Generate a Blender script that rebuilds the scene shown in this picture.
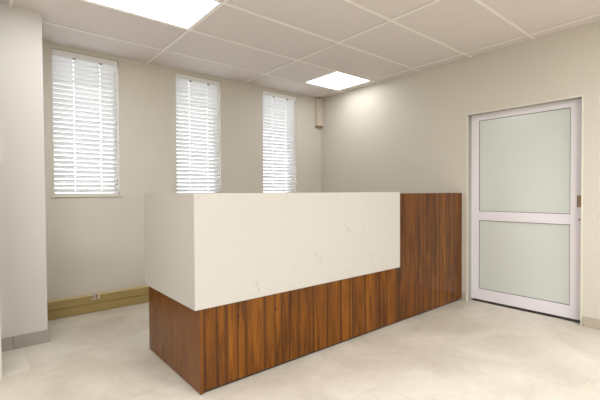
import bpy, bmesh, math, random
from mathutils import Vector, Matrix
for o in list(bpy.data.objects): bpy.data.objects.remove(o)
S = 1.05                       # survey units -> metres
sc = bpy.context.scene
COL = sc.collection
random.seed(4)

# ------------------------------------------------------------------ camera
yaw, pitch, roll = map(math.radians, (39.794, -1.083, -0.376))
F = Vector((math.sin(yaw)*math.cos(pitch), math.cos(yaw)*math.cos(pitch), math.sin(pitch)))
R = Vector((math.cos(yaw), -math.sin(yaw), 0))
U = R.cross(F)
R, U = R*math.cos(roll)+U*math.sin(roll), U*math.cos(roll)-R*math.sin(roll)
cam = bpy.data.cameras.new('camera'); co = bpy.data.objects.new('camera', cam); COL.objects.link(co)
m = Matrix((R, U, -F)).transposed().to_4x4(); m.translation = Vector((0, 0, 1.12))*S
co.matrix_world = m
cam.sensor_width = 36; cam.lens = 384.3/600*36; cam.clip_start = 0.02
sc.camera = co

# ------------------------------------------------------------------ world, light, exposure
w = bpy.data.worlds.new('sky'); sc.world = w; w.use_nodes = True
wb = w.node_tree.nodes['Background']
wb.inputs['Color'].default_value = (0.95, 0.975, 1.0, 1); wb.inputs['Strength'].default_value = 3.7
PANEL = 5.2                   # strength of the luminous ceiling panels
def area(name, x, y, sx, sy, power):
    l = bpy.data.lights.new(name, 'AREA'); l.shape = 'RECTANGLE'; l.size = sx; l.size_y = sy
    l.energy = power; l.color = (0.945, 0.975, 1.0)
    o = bpy.data.objects.new(name, l); COL.objects.link(o); o.location = (x*S, y*S, 2.455*S)
area('unseen_fill_lamp', 1.7, -0.5, 1.2, 0.55, 50)  # unseen fill lamps, added to balance brightness on the counter and walls
area('unseen_fill_lamp', 2.6, -1.5, 1.2, 0.55, 46)
area('unseen_fill_lamp', -0.9, 0.5, 1.2, 0.55, 52)
sc.view_settings.view_transform = 'Standard'; sc.view_settings.look = 'None'
sc.view_settings.exposure = 0.32; sc.view_settings.gamma = 1; sc.view_settings.use_curve_mapping = False

# ------------------------------------------------------------------ materials
def lin(c):
    return tuple(((v/255)/12.92 if v/255 <= .04045 else ((v/255+.055)/1.055)**2.4) for v in c)+(1,)
def mat(name, rgb, rough=.5, metal=0, bump=0, bscale=60, var=0, vscale=3, spec=.5):
    m = bpy.data.materials.new(name); m.use_nodes = True; n = m.node_tree.nodes; l = m.node_tree.links
    b = n['Principled BSDF']
    b.inputs['Roughness'].default_value = rough; b.inputs['Metallic'].default_value = metal
    b.inputs['Specular IOR Level'].default_value = spec
    tc = n.new('ShaderNodeTexCoord')
    nz = n.new('ShaderNodeTexNoise'); nz.inputs['Scale'].default_value = vscale; nz.inputs['Detail'].default_value = 5
    l.new(tc.outputs['Object'], nz.inputs['Vector'])
    mx = n.new('ShaderNodeMix'); mx.data_type = 'RGBA'
    c = lin(rgb); mx.inputs[6].default_value = tuple(v*(1-var) for v in c[:3])+(1,)
    mx.inputs[7].default_value = tuple(min(1, v*(1+var)) for v in c[:3])+(1,)
    l.new(nz.outputs['Fac'], mx.inputs[0]); l.new(mx.outputs[2], b.inputs['Base Color'])
    if bump:
        nb = n.new('ShaderNodeTexNoise'); nb.inputs['Scale'].default_value = bscale
        l.new(tc.outputs['Object'], nb.inputs['Vector'])
        bp = n.new('ShaderNodeBump'); bp.inputs['Strength'].default_value = bump; bp.inputs['Distance'].default_value = .002
        l.new(nb.outputs['Fac'], bp.inputs['Height']); l.new(bp.outputs[0], b.inputs['Normal'])
    return m
M_wall = mat('wall_paint', (216, 210, 198), .55, bump=.15, bscale=180, var=.012)
M_pier = mat('pier_paint', (214, 210, 204), .55, bump=.15, bscale=180, var=.012)
M_ceil = mat('ceiling_tile', (229, 220, 216), .85, bump=.3, bscale=260, var=.02, vscale=8)
M_grid = mat('grid_metal', (250, 244, 238), .5)
M_white = mat('white_aluminium', (242, 238, 244), .35)
M_trim = mat('door_surround', (230, 226, 212), .45)
M_blind = None
M_sill = mat('sill', (226, 220, 206), .4)
M_black = mat('dark_gap', (28, 24, 20), .8)
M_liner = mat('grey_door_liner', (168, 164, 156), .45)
M_rail = mat('white_rail', (240, 240, 236), .4)
M_gasket = mat('gasket', (96, 92, 88), .7)
M_brass = mat('satin_metal', (150, 132, 108), .35, .8)
M_trunk = mat('trunking', (170, 148, 94), .42, var=.03, vscale=14)
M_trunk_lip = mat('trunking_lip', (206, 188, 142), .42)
M_plastic = mat('white_plastic', (222, 217, 210), .35)
M_box = mat('boxing', (214, 203, 187), .5)
M_kick = mat('kick_board', (44, 22, 12), .5)
M_desk = mat('desk_laminate', (190, 184, 176), .4)

def tile_skirt(name, a, b):
    return mat(name, a, .4, var=.10, vscale=9)
M_skcol = tile_skirt('grey_tile_skirting', (166, 158, 150), 0)
M_skr = tile_skirt('beige_tile_skirting', (188, 178, 162), 0)

def marble():
    m = mat('pale_marble_laminate', (202, 198, 191), .28, var=.01)
    n = m.node_tree.nodes; l = m.node_tree.links; b = n['Principled BSDF']
    base = b.inputs['Base Color'].links[0].from_socket
    tc = n.new('ShaderNodeTexCoord')
    mp = n.new('ShaderNodeMapping'); mp.inputs['Rotation'].default_value = (.3, .5, .2); mp.inputs['Scale'].default_value = (1, 1, .5)
    l.new(tc.outputs['Object'], mp.inputs[0])
    nz = n.new('ShaderNodeTexNoise'); nz.inputs['Scale'].default_value = 19; nz.inputs['Detail'].default_value = 7; nz.inputs['Distortion'].default_value = 1.2
    l.new(mp.outputs[0], nz.inputs['Vector'])
    r = n.new('ShaderNodeValToRGB'); e = r.color_ramp.elements
    e[0].position = .65; e[0].color = (0, 0, 0, 1); e[1].position = .78; e[1].color = (1, 1, 1, 1)
    l.new(nz.outputs['Fac'], r.inputs[0])
    mx = n.new('ShaderNodeMix'); mx.data_type = 'RGBA'; mx.inputs[7].default_value = lin((172, 168, 162))
    l.new(r.outputs[0], mx.inputs[0]); l.new(base, mx.inputs[6]); l.new(mx.outputs[2], b.inputs['Base Color'])
    return m
M_marble = marble()

def wood(axis, plain=False):
    """varnished walnut veneer boards; axis = the horizontal axis they run along"""
    m = bpy.data.materials.new('walnut_veneer_'+axis); m.use_nodes = True
    n = m.node_tree.nodes; l = m.node_tree.links; b = n['Principled BSDF']
    tc = n.new('ShaderNodeTexCoord'); sp = n.new('ShaderNodeSeparateXYZ'); l.new(tc.outputs['Object'], sp.inputs[0])
    def math_(op, a, v=None, v2=None):
        k = n.new('ShaderNodeMath'); k.operation = op
        for i, s in enumerate((a, v, v2)):
            if s is None: continue
            if isinstance(s, (int, float)): k.inputs[i].default_value = s
            else: l.new(s, k.inputs[i])
        return k.outputs[0]
    h = sp.outputs['X' if axis == 'x' else 'Y']; z = sp.outputs['Z']
    bw = .142
    q = math_('DIVIDE', h, bw)
    idx = math_('FLOOR', q); fr = math_('FRACT', q)
    wn = n.new('ShaderNodeTexWhiteNoise'); wn.noise_dimensions = '1D'; l.new(idx, wn.inputs['W'])
    # grain: stretched along z, shifted per board, cathedral distortion
    cmb = n.new('ShaderNodeCombineXYZ')
    off = math_('MULTIPLY', wn.outputs['Value'], 37.0)
    l.new(math_('ADD', math_('MULTIPLY', h, 1.0), off), cmb.inputs[0]); l.new(math_('MULTIPLY', z, .10), cmb.inputs[2]); l.new(off, cmb.inputs[1])
    g = n.new('ShaderNodeTexNoise'); g.inputs['Scale'].default_value = 19; g.inputs['Detail'].default_value = 6; g.inputs['Roughness'].default_value = .62; g.inputs['Distortion'].default_value = .5
    l.new(cmb.outputs[0], g.inputs['Vector'])
    cm2 = n.new('ShaderNodeCombineXYZ')
    l.new(math_('ADD', h, off), cm2.inputs[0]); l.new(math_('MULTIPLY', z, .03), cm2.inputs[2]); l.new(off, cm2.inputs[1])
    g2 = n.new('ShaderNodeTexNoise'); g2.inputs['Scale'].default_value = 150; g2.inputs['Detail'].default_value = 3
    l.new(cm2.outputs[0], g2.inputs['Vector'])
    # a knot near the same height on some boards, with dark grain flaring above and below it
    kx = math_('MULTIPLY', math_('SUBTRACT', fr, math_('ADD', .3, math_('MULTIPLY', wn.outputs['Value'], .45))), bw)
    wn2 = n.new('ShaderNodeTexWhiteNoise'); wn2.noise_dimensions = '1D'; l.new(math_('ADD', idx, 91.3), wn2.inputs['W'])
    kz = math_('SUBTRACT', z, math_('ADD', .32, math_('MULTIPLY', wn2.outputs['Value'], .10)))
    kd = math_('SQRT', math_('ADD', math_('POWER', math_('ABSOLUTE', kx), 2.0), math_('POWER', math_('ABSOLUTE', math_('MULTIPLY', kz, .6)), 2.0)))
    kd = math_('ADD', kd, math_('MULTIPLY', math_('SUBTRACT', g.outputs['Fac'], .5), .008))
    kn = n.new('ShaderNodeValToRGB'); e = kn.color_ramp.elements
    e[0].position = .006; e[0].color = (1, 1, 1, 1); e[1].position = .013; e[1].color = (0, 0, 0, 1)
    l.new(kd, kn.inputs[0])
    has = math_('GREATER_THAN', wn2.outputs['Value'], .35)
    knf = math_('MULTIPLY', math_('MULTIPLY', kn.outputs[0], has), 0.0 if plain else .85)
    # flare: |kx| small compared with |kz|
    fl = math_('SUBTRACT', 1.0, math_('DIVIDE', math_('ABSOLUTE', math_('ADD', kx, math_('MULTIPLY', math_('SUBTRACT', g.outputs['Fac'], .5), .05))), .014))
    fl = math_('MULTIPLY', math_('MAXIMUM', fl, 0.0), math_('MULTIPLY', has, 0.0 if plain else .75))
    # dark seam with streak either side of some board edges
    ed = math_('ABSOLUTE', math_('SUBTRACT', fr, .5))
    seam = n.new('ShaderNodeValToRGB'); e = seam.color_ramp.elements
    e[0].position = .38; e[0].color = (0, 0, 0, 1); e[1].position = .5; e[1].color = (.12,)*3+(1,) if plain else (.85, .85, .85, 1)
    l.new(math_('ADD', ed, math_('MULTIPLY', math_('SUBTRACT', g.outputs['Fac'], .5), .28)), seam.inputs[0])
    tone = math_('ADD', math_('MULTIPLY', g.outputs['Fac'], 1.05), math_('MULTIPLY', math_('SUBTRACT', g2.outputs['Fac'], .5), .45))
    tone = math_('ADD', tone, math_('MULTIPLY', math_('SUBTRACT', wn.outputs['Value'], .5), .04 if plain else .20))
    rp = n.new('ShaderNodeValToRGB'); e = rp.color_ramp.elements
    e[0].position = .22; e[0].color = lin((66, 33, 1)); e[1].position = .85; e[1].color = lin((148, 92, 16))
    k = e.new(.42); k.color = lin((92, 50, 2)); k = e.new(.60); k.color = lin((122, 70, 6))
    if plain: tone = math_('ADD', math_('MULTIPLY', tone, .45), .30)
    l.new(tone, rp.inputs[0])
    mx = n.new('ShaderNodeMix'); mx.data_type = 'RGBA'; mx.inputs[7].default_value = lin((50, 22, 2))
    l.new(math_('MULTIPLY', seam.outputs[0], math_('ADD', .25, wn.outputs['Value'])), mx.inputs[0]); l.new(rp.outputs[0], mx.inputs[6])
    m2 = n.new('ShaderNodeMix'); m2.data_type = 'RGBA'; m2.inputs[7].default_value = lin((34, 13, 3))
    l.new(math_('MAXIMUM', knf, fl), m2.inputs[0]); l.new(mx.outputs[2], m2.inputs[6])
    l.new(m2.outputs[2], b.inputs['Base Color'])
    b.inputs['Roughness'].default_value = .2; b.inputs['Specular IOR Level'].default_value = .3
    return m
M_woodx = wood('x'); M_woody = wood('y', True)

def floor_mat():
    m = bpy.data.materials.new('beige_stone_tile'); m.use_nodes = True
    n = m.node_tree.nodes; l = m.node_tree.links; b = n['Principled BSDF']
    tc = n.new('ShaderNodeTexCoord')
    mp = n.new('ShaderNodeMapping'); ts = .775*S
    mp.inputs['Location'].default_value = (-(2.55*S) % ts, -(1.41*S) % ts, 0)
    l.new(tc.outputs['Object'], mp.inputs[0])
    br = n.new('ShaderNodeTexBrick'); br.offset = 0; br.squash = 1
    br.inputs['Scale'].default_value = 1; br.inputs['Mortar Size'].default_value = .0035; br.inputs['Mortar Smooth'].default_value = .2
    br.inputs['Brick Width'].default_value = ts; br.inputs['Row Height'].default_value = ts; br.inputs['Bias'].default_value = 0
    br.inputs['Color1'].default_value = (.45, .45, .45, 1); br.inputs['Color2'].default_value = (.57, .57, .57, 1)
    l.new(mp.outputs[0], br.inputs['Vector'])
    n1 = n.new('ShaderNodeTexNoise'); n1.inputs['Scale'].default_value = 1.7; n1.inputs['Detail'].default_value = 7; n1.inputs['Roughness'].default_value = .6; n1.inputs['Distortion'].default_value = .6
    n2 = n.new('ShaderNodeTexNoise'); n2.inputs['Scale'].default_value = 14; n2.inputs['Detail'].default_value = 6; n2.inputs['Roughness'].default_value = .65
    for k in (n1, n2): l.new(tc.outputs['Object'], k.inputs['Vector'])
    def mt(op, a, v):
        k = n.new('ShaderNodeMath'); k.operation = op
        for i, s in enumerate((a, v)):
            if isinstance(s, (int, float)): k.inputs[i].default_value = s
            else: l.new(s, k.inputs[i])
        return k.outputs[0]
    f = mt('ADD', mt('MULTIPLY', n1.outputs['Fac'], .75), mt('MULTIPLY', n2.outputs['Fac'], .25))
    f = mt('ADD', f, mt('SUBTRACT', br.outputs['Color'], .51))
    rp = n.new('ShaderNodeValToRGB'); e = rp.color_ramp.elements
    e[0].position = .33; e[0].color = lin((196, 187, 173)); e[1].position = .66; e[1].color = lin((226, 219, 207))
    l.new(f, rp.inputs[0])
    mx = n.new('ShaderNodeMix'); mx.data_type = 'RGBA'; mx.inputs[7].default_value = lin((226, 218, 202))
    l.new(mt('MULTIPLY', br.outputs['Fac'], .5), mx.inputs[0]); l.new(rp.outputs[0], mx.inputs[6])
    l.new(mx.outputs[2], b.inputs['Base Color'])
    rr = n.new('ShaderNodeMapRange'); rr.inputs[3].default_value = .32; rr.inputs[4].default_value = .5
    l.new(n2.outputs['Fac'], rr.inputs[0]); l.new(rr.outputs[0], b.inputs['Roughness'])
    return m
M_floor = floor_mat()

def translucent(name, rgb, trgb, amt, rough=.35, gloss=.06):
    m = bpy.data.materials.new(name); m.use_nodes = True
    n = m.node_tree.nodes; l = m.node_tree.links
    for k in list(n):
        if k.type != 'OUTPUT_MATERIAL': n.remove(k)
    out = [k for k in n if k.type == 'OUTPUT_MATERIAL'][0]
    tc = n.new('ShaderNodeTexCoord'); nz = n.new('ShaderNodeTexNoise'); nz.inputs['Scale'].default_value = 2
    l.new(tc.outputs['Object'], nz.inputs['Vector'])
    mc = n.new('ShaderNodeMix'); mc.data_type = 'RGBA'
    c = lin(rgb); mc.inputs[6].default_value = c; mc.inputs[7].default_value = tuple(v*.97 for v in c[:3])+(1,)
    l.new(nz.outputs['Fac'], mc.inputs[0])
    d = n.new('ShaderNodeBsdfDiffuse'); l.new(mc.outputs[2], d.inputs[0])
    t = n.new('ShaderNodeBsdfTranslucent'); t.inputs[0].default_value = lin(trgb)
    g = n.new('ShaderNodeBsdfGlossy'); g.inputs['Roughness'].default_value = rough
    a = n.new('ShaderNodeMixShader'); a.inputs[0].default_value = amt; l.new(d.outputs[0], a.inputs[1]); l.new(t.outputs[0], a.inputs[2])
    c2 = n.new('ShaderNodeMixShader'); c2.inputs[0].default_value = gloss; l.new(a.outputs[0], c2.inputs[1]); l.new(g.outputs[0], c2.inputs[2])
    l.new(c2.outputs[0], out.inputs[0])
    return m
M_blind = translucent('blind_slat', (248, 248, 247), (250, 251, 252), .50)
M_frost = translucent('frosted_glass', (226, 232, 226), (226, 232, 226), .06, rough=.18, gloss=.07)

def glass():
    m = bpy.data.materials.new('clear_glass'); m.use_nodes = True
    b = m.node_tree.nodes['Principled BSDF']
    b.inputs['Transmission Weight'].default_value = 1; b.inputs['Roughness'].default_value = 0; b.inputs['IOR'].default_value = 1.45
    return m
M_glass = glass()
def emit(name, rgb, s):
    m = bpy.data.materials.new(name); m.use_nodes = True
    b = m.node_tree.nodes['Principled BSDF']
    b.inputs['Base Color'].default_value = (.8, .8, .8, 1)
    b.inputs['Emission Color'].default_value = lin(rgb); b.inputs['Emission Strength'].default_value = s
    return m
M_lamp = emit('lamp_diffuser', (250, 252, 255), PANEL)

# ------------------------------------------------------------------ mesh helpers (survey units in, metres out)
def box(bm, x0, y0, z0, x1, y1, z1):
    v = [bm.verts.new(Vector((x, y, z))*S) for x in (x0, x1) for y in (y0, y1) for z in (z0, z1)]
    for f in ((0, 1, 3, 2), (4, 6, 7, 5), (0, 4, 5, 1), (2, 3, 7, 6), (0, 2, 6, 4), (1, 5, 7, 3)):
        bm.faces.new([v[i] for i in f])
def prism(bm, pts, axis, a, b):
    """closed outline pts in the plane normal to axis, extruded from a to b"""
    def P(p, t):
        c = list(p); c.insert(axis, t); return Vector(c)*S
    A = [bm.verts.new(P(p, a)) for p in pts]; B = [bm.verts.new(P(p, b)) for p in pts]
    n = len(pts)
    bm.faces.new(A); bm.faces.new(B[::-1])
    for i in range(n): bm.faces.new((A[i], B[i], B[(i+1) % n], A[(i+1) % n]))
def obj(name, bm, m, parent=None, bevel=0, origin=None):
    bmesh.ops.recalc_face_normals(bm, faces=bm.faces)
    me = bpy.data.meshes.new(name); bm.to_mesh(me); bm.free(); me.materials.append(m)
    o = bpy.data.objects.new(name, me); COL.objects.link(o)
    if parent is not None:
        o.parent = parent
        o.matrix_parent_inverse = Matrix.Translation(-parent.location)
    if bevel:
        b = o.modifiers.new('bevel', 'BEVEL'); b.width = bevel; b.segments = 2; b.limit_method = 'ANGLE'
    return o
def boxes(name, lst, m, parent=None, bevel=0):
    bm = bmesh.new()
    for b in lst: box(bm, *b)
    return obj(name, bm, m, parent, bevel)
def struct(o): o['kind'] = 'structure'; return o
def thing(name, label, cat, loc, group=None):
    o = bpy.data.objects.new(name, None); COL.objects.link(o); o.location = Vector(loc)*S
    o['label'] = label; o['category'] = cat
    if group: o['group'] = group
    return o

H = 2.473; XR = 3.82; YB = 4.096; XC = .379; YC = 3.46; XL = -1.9; YF = -2.4
D1, D2, HD = 1.927, .940, 1.909
WIN = [(.518, 1.078), (1.660, 2.203), (2.800, 3.360)]; WZ0, WZ1 = 1.108, 2.437

# ------------------------------------------------------------------ shell
struct(boxes('floor', [(XL-.2, YF-.2, -.12, XR+.25, YB+.3, 0)], M_floor))
bm = bmesh.new()                                   # tiled ceiling: lay-in boards above the grid, with the lamp bays left open
L1 = (.165, 2.478, 1.340, 3.030); L2 = (3.095, 3.055, 3.664, 3.595)
XS = [2.514+1.16*k for k in range(-5, 3)]; YS = [2.463+.58*k for k in range(-10, 4)]
cx = [XL-.2]+[x for x in XS if XL < x < XR]+[XR+.25]; cy = [YF-.2]+[y for y in YS if YF < y < YB]+[YB+.3]
for i in range(len(cx)-1):
    for j in range(len(cy)-1):
        a, b, c, d = cx[i]+.004, cx[i+1]-.004, cy[j]+.004, cy[j+1]-.004
        hole = None
        for L in (L1, L2):
            if a < (L[0]+L[2])/2 < b and c < (L[1]+L[3])/2 < d: hole = L
        if hole is None: box(bm, a, c, H+.006, b, d, H+.02)
        else:
            if hole[0] > a+.02: box(bm, a, c, H+.006, hole[0]-.004, d, H+.02)
            if hole[2] < b-.02: box(bm, hole[2]+.004, c, H+.006, b, d, H+.02)
box(bm, XL-.2, YF-.2, H+.12, XR+.25, YB+.3, H+.24)
struct(obj('ceiling', bm, M_ceil))
bm = bmesh.new()
t = .011
for x in XS:
    if XL < x < XR: box(bm, x-t, YF, H-.002, x+t, YB if x > XC else YC, H+.004)
for y in YS:
    if YF < y < YB: box(bm, XL if y < 2.9 else (-1.0 if y < YC else XC), y-t, H-.0025, XR, y+t, H+.0045)
struct(obj('trim_1', bm, M_grid))                  # the ceiling grid
bm = bmesh.new()                                   # back wall with three window openings
T = YB+.22
xs = [XL-.2]+[v for w_ in WIN for v in w_]+[XR+.2]
for i in range(0, len(xs), 2): box(bm, xs[i], YB, 0, xs[i+1], T, H+.12)
for a, b in WIN: box(bm, a, YB, 0, b, T, WZ0-.012); box(bm, a, YB, WZ1, b, T, H+.12)
struct(obj('wall_back', bm, M_wall))
bm = bmesh.new()                                   # right wall with door opening
box(bm, XR, D1, 0, XR+.2, YB, H+.12); box(bm, XR, YF-.2, 0, XR+.2, D2, H+.12); box(bm, XR, D2, HD, XR+.2, D1, H+.12)
struct(obj('wall_right', bm, M_wall))
struct(boxes('wall_pier', [(-1.0, YC, 0, XC, YB, H+.12), (XL-.2, 2.96, 0, .085, YC, H+.12)], M_pier)).name = 'wall_left'
struct(boxes('wall_outer', [(XL-.2, YF, 0, XL, 2.96, H+.12)], M_wall))
struct(boxes('wall_front', [(XL-.2, YF-.2, 0, XR, YF, H+.12)], M_wall))
# skirtings
struct(boxes('baseboard_left', [(.085, YC-.012, 0, .166, YC, .094), (.169, YC-.012, 0, XC+.012, YC, .094), (XC, YC, 0, XC+.012, 4.03, .094)], M_skcol, bevel=.0015))
sk = [(XR-.011, 1.9275, 0, XR, 1.972, .085)]
y = D2-.001
while y > YF:
    sk.append((XR-.011, max(y-.57, YF), 0, XR, y-.003, .085)); y -= .573
struct(boxes('baseboard_right', sk, M_skr, bevel=.0015))

# ------------------------------------------------------------------ windows
for k, (a, b) in enumerate(WIN):
    f = .022; y0, y1 = YB+.13, YB+.17
    o = struct(boxes('window_%d' % (k+1), [(a, y0, WZ0-.012, a+f, y1, WZ1), (b-f, y0, WZ0-.012, b, y1, WZ1), (a+f, y0, WZ0-.012, b-f, y1, WZ0+f), (a+f, y0, WZ1-f, b-f, y1, WZ1)], M_white))
    boxes('window_pane', [(a+f, y0+.015, WZ0+f, b-f, y0+.021, WZ1-f)], M_glass, o)
    boxes('window_sill', [(a-.018, YB-.016, WZ0-.014, b+.018, YB+.0, WZ0+.001), (a, YB, WZ0-.012, b, y0, WZ0)], M_sill, o, bevel=.002)

# ------------------------------------------------------------------ blinds
def blind(a, b, label):
    t = thing('venetian_blind', label, 'window blind', ((a+b)/2, YB+.035, WZ0+.004), 'white venetian blinds in the three tall windows')
    x0, x1 = a+.004, b-.007; yc = YB+.036
    bm = bmesh.new(); box(bm, x0, yc-.034, WZ1-.054, x1, yc-.026, WZ1-.004); box(bm, x0, yc-.026, WZ1-.05, x1, yc+.024, WZ1-.006)
    box(bm, x0, yc-.026, WZ1-.062, x0+.006, yc+.01, WZ1-.004); box(bm, x1-.006, yc-.026, WZ1-.062, x1, yc+.01, WZ1-.004)
    obj('head_rail', bm, M_rail, t, .001)
    bm = bmesh.new(); ang = math.radians(41); hw = .0245; NS = 29
    lad = [x0+(x1-x0)*f_ for f_ in (.31, .72)]; hs = .003
    for k_ in range(NS):
        z = WZ0+.045+(WZ1-.066-WZ0-.045)*k_/(NS-1)+random.uniform(-.0004, .0004)
        da = ang+random.uniform(-.012, .012)
        def Q(u, v):       # u across the slat (-1 room edge .. 1 outer edge), v through its thickness; gently crowned
            v = v*.0012+.0016*(1-u*u)
            return (yc+u*hw*math.cos(da)+v*math.sin(da), z-u*hw*math.sin(da)+v*math.cos(da))
        def strip(u0, u1, a_, b_):
            us = [u0+(u1-u0)*q_/4 for q_ in range(5)]
            prism(bm, [Q(u, -1) for u in us]+[Q(u, 1) for u in us[::-1]], 0, a_, b_)
        # cord slots are cut through the middle of each slat
        for a_, b_ in ((x0+.003, lad[0]-hs), (lad[0]+hs, lad[1]-hs), (lad[1]+hs, x1-.003)): strip(-1, 1, a_, b_)
        for l_ in lad: strip(-1, -.45, l_-hs, l_+hs); strip(.45, 1, l_-hs, l_+hs)
    obj('slats', bm, M_blind, t)
    boxes('bottom_rail', [(x0+.003, yc-.025, WZ0+.003, x1-.003, yc+.025, WZ0+.021)], M_plastic, t, .002)
    for fx in (.31, .72):
        x = x0+(x1-x0)*fx
        boxes('ladder_cord', [(x-.0012, yc-.0285, WZ0+.01, x+.0012, yc-.0275, WZ1-.05), (x-.0012, yc+.0275, WZ0+.01, x+.0012, yc+.0285, WZ1-.05)], M_blind, t)
        boxes('cord_lock', [(x-.012, yc-.037, WZ1-.07, x+.012, yc-.034, WZ1-.056)], M_brass, t)
    x = x1-.03
    for q, zz in ((0, 1.62), (1, 1.36)):
        xx = x+.014*q
        c = boxes('pull_cord', [(xx-.0015, yc-.0345, zz, xx+.0015, yc-.0315, WZ1-.062)], M_plastic, t)
        bm = bmesh.new(); bmesh.ops.create_cone(bm, cap_ends=True, segments=10, radius1=.007, radius2=.003, depth=.03, matrix=Matrix.Translation(Vector((xx, yc-.033, zz-.012))*S))
        obj('cord_tassel', bm, M_plastic, c)
blind(*WIN[0], 'white venetian blind in the left window beside the projecting white wall')
blind(*WIN[1], 'white venetian blind in the middle window, bottom hidden by the counter end')
blind(*WIN[2], 'white venetian blind in the window nearest the room corner')

# ------------------------------------------------------------------ door
d = bpy.data.objects.new('door_1', None); COL.objects.link(d); d.location = Vector((XR, (D1+D2)/2, 0))*S; struct(d)
xo = XR+.082
boxes('door_surround', [(XR-.004, D1-.012, 0, XR+.010, D1-.0003, HD-.0003), (XR-.004, D2+.0003, 0, XR+.010, D2+.012, HD-.0003), (XR-.004, D2+.012, HD-.012, XR+.010, D1-.012, HD-.0003)], M_trim, d)
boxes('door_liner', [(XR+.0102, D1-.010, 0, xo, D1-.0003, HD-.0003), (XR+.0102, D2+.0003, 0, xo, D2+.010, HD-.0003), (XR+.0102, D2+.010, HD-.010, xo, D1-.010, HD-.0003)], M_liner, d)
ya, yb = D2+.0125, D1-.0125; za, zb = .02, HD-.0125
g0, g1 = 1.052, 1.842
yh = .008            # handle set a touch nearer the glass
boxes('door_frame', [(xo+.0005, ya-.0118, za, xo+.04, g0, zb+.0118), (xo+.0005, g1, za, xo+.04, yb+.0118, zb+.0118), (xo+.0005, g0, 1.838, xo+.04, g1, zb+.0118),
                     (xo, g0, .830, xo+.04, g1, .920), (xo, g0, za, xo+.04, g1, .129)], M_white, d, .001)
bd = []
for z0, z1 in ((.920, 1.838), (.129, .830)):
    q = .004
    bd += [(xo+.009, g0, z0, xo+.014, g0+q, z1), (xo+.009, g1-q, z0, xo+.014, g1, z1), (xo+.009, g0+q, z0, xo+.014, g1-q, z0+q), (xo+.009, g0+q, z1-q, xo+.014, g1-q, z1)]
boxes('glazing_gasket', bd, M_gasket, d)
boxes('frosted_pane', [(xo+.014, g0+.001, .921, xo+.022, g1-.001, 1.837)], M_frost, d)
boxes('frosted_pane', [(xo+.014, g0+.001, .130, xo+.022, g1-.001, .829)], M_frost, d)
bm = bmesh.new()
box(bm, xo-.004, .972, .982, xo-.0002, .976, 1.082); box(bm, xo-.004, .999, .982, xo-.0002, 1.003, 1.082)
box(bm, xo-.004, .976, .982, xo-.0002, .999, .987); box(bm, xo-.004, .976, 1.077, xo-.0002, .999, 1.082); box(bm, xo-.0015, .976, .987, xo-.0002, .999, 1.077)
obj('flush_pull', bm, M_brass, d, .0008)
bm = bmesh.new(); bmesh.ops.create_cone(bm, cap_ends=True, segments=20, radius1=.008, radius2=.0075, depth=.004,
    matrix=Matrix.Translation(Vector((xo-.002, .984, .876))*S) @ Matrix.Rotation(math.pi/2, 4, 'Y'))
k = obj('lock_cylinder', bm, M_brass, d)
boxes('keyhole', [(xo-.0055, .983, .871, xo-.004, .985, .880)], M_black, k)
boxes('door_threshold', [(xo-.01, D2+.012, .0005, xo+.06, D1-.012, .006)], M_black, d)
struct(boxes('wall_passage', [(XR+1.2, 0, 0, XR+1.3, 3, H), (XR+.2, -.1, 0, XR+1.3, 0, H), (XR+.2, 3, 0, XR+1.3, 3.1, H)], M_wall))

# ------------------------------------------------------------------ reception counter
XA, XW, YW, YK = .889, 2.742, 1.965, 2.79
c = thing('reception_counter', 'long reception counter with white marbled cladding over glossy walnut base', 'reception desk', (2.36, 2.4, 0))
xf, yf, zt = .920, 1.975, .482
kz = .018
boxes('wood_front_panel', [(xf+.0205, yf, kz, XW+.001, yf+.03, zt)], M_woodx, c)
boxes('wood_end_panel', [(xf, yf, .006, xf+.02, 2.807, zt)], M_woody, c)
bm = bmesh.new(); box(bm, XW+.0015, yf, kz, XR-.004, yf+.03, 1.108); box(bm, XW+.0015, yf+.0305, 1.078, XR-.004, 2.275, 1.108)
box(bm, XW+.0015, 2.245, .76, XR-.004, 2.275, 1.0775)
obj('wood_full_height_panel', bm, M_woodx, c)
boxes('marble_front_panel', [(XA, YW, .48, XW, YW+.0095, 1.12), ], M_marble, c, .0008)
boxes('marble_end_panel', [(XA, YW+.0098, .48, XA+.03, YK, 1.12)], M_marble, c)
boxes('marble_ledge', [(XA+.0305, YW+.0098, 1.085, XW, 2.275, 1.12), (XA+.0305, 2.2755, 1.085, 1.19, YK, 1.12)], M_marble, c)
boxes('marble_inner_panel', [(1.19-.03, 2.275, .76, 1.19, YK, 1.0845), (1.1905, 2.245, .76, XW, 2.2745, 1.0845), (XA+.0305, YK-.03, .4825, 1.1595, YK, 1.0845)], M_marble, c)
boxes('worktop', [(xf+.031, 2.0055, .725, XR-.004, YK-.031, .7595)], M_desk, c)
boxes('kick_plate', [(xf+.03, yf+.018, .0005, XR-.004, yf+.03, kz), (xf+.008, yf+.01, .0005, xf+.019, 2.80, .006)], M_kick, c)

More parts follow.
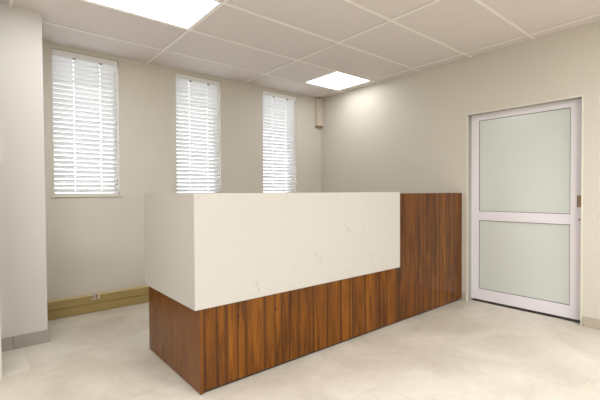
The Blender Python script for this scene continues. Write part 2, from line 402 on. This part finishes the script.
# ------------------------------------------------------------------ skirting trunking on the back wall
t = thing('skirting_trunking', 'golden beige two-compartment cable trunking along the foot of the window wall', 'cable trunking', (2.1, YB-.03, 0))
yt = YB-.058; n0, n1 = .802, .842
boxes('trunking_body', [(XC+.014, yt+.006, .001, XR-.012, YB-.001, .130), (XC+.014, yt+.006, .130, n0, YB-.001, .1575), (n1, yt+.006, .130, XR-.012, YB-.001, .1575)], M_trunk, t)
boxes('trunking_cover', [(XC+.014, yt, .003, XR-.012, yt+.006, .078)], M_trunk, t, .0015)['label'] = 'lower cover strip'
boxes('trunking_cover', [(XC+.014, yt, .088, n0, yt+.006, .158), (n0, yt, .088, n1, yt+.006, .135), (n1, yt, .088, XR-.012, yt+.006, .158)], M_trunk, t, .0015)['label'] = 'upper cover strip with a notch'
boxes('trunking_lip', [(XC+.014, yt-.001, .158, n0, YB-.001, .166), (n1, yt-.001, .158, XR-.012, YB-.001, .166)], M_trunk_lip, t)
bm = bmesh.new()
for xx, rr in ((.803, .010), (.826, .009)):
    bmesh.ops.create_uvsphere(bm, u_segments=12, v_segments=8, radius=rr, matrix=Matrix.Translation(Vector((xx, yt-.006, .128))*S) @ Matrix.Diagonal((1.2, .8, .8, 1)))
obj('cable_end', bm, M_plastic, t)
boxes('cable_clip', [(.847, yt-.012, .122, .862, yt, .158)], M_plastic, t, .002)

# ------------------------------------------------------------------ boxing in the corner
t = thing('cable_boxing', 'short beige vertical cable boxing high in the corner under the ceiling', 'cable boxing', (3.757, YB-.025, 2.066))
boxes('boxing_cover', [(3.703, YB-.05, 2.075, 3.812, YB-.001, H-.006)], M_box, t, .002)
boxes('boxing_end_cap', [(3.701, YB-.052, 2.060, 3.814, YB-.001, 2.0745)], M_brass, t, .001)

# ------------------------------------------------------------------ wall switch
t = thing('wall_switch', 'white switch plate on the projecting wall at the left edge', 'light switch', (.109, YC, 1.42))
boxes('switch_plate', [(.088, YC-.006, 1.318, .136, YC-.0005, 1.522)], M_plastic, t, .002)
boxes('rocker', [(.094, YC-.009, 1.44, .118, YC-.006, 1.505)], M_plastic, t, .001)
boxes('rocker', [(.094, YC-.009, 1.335, .118, YC-.006, 1.40)], M_plastic, t, .001)

# ------------------------------------------------------------------ ceiling lights
def lamp(L, label):
    t = thing('ceiling_light', label, 'ceiling light', ((L[0]+L[2])/2, (L[1]+L[3])/2, H+.004), 'recessed ceiling panels')
    x0, y0, x1, y1 = L; e = .006
    boxes('diffuser', [(x0+e, y0+e, H+.001, x1-e, y1-e, H+.006)], M_lamp, t)
    boxes('light_frame', [(x0, y0, H, x0+e, y1, H+.05), (x1-e, y0, H, x1, y1, H+.05), (x0+e, y0, H, x1-e, y0+e, H+.05), (x0+e, y1-e, H, x1-e, y1, H+.05)], M_grid, t)
lamp(L1, 'large bright oblong ceiling panel light at the top left of the photo')
lamp(L2, 'small bright square ceiling panel light near the far room corner')
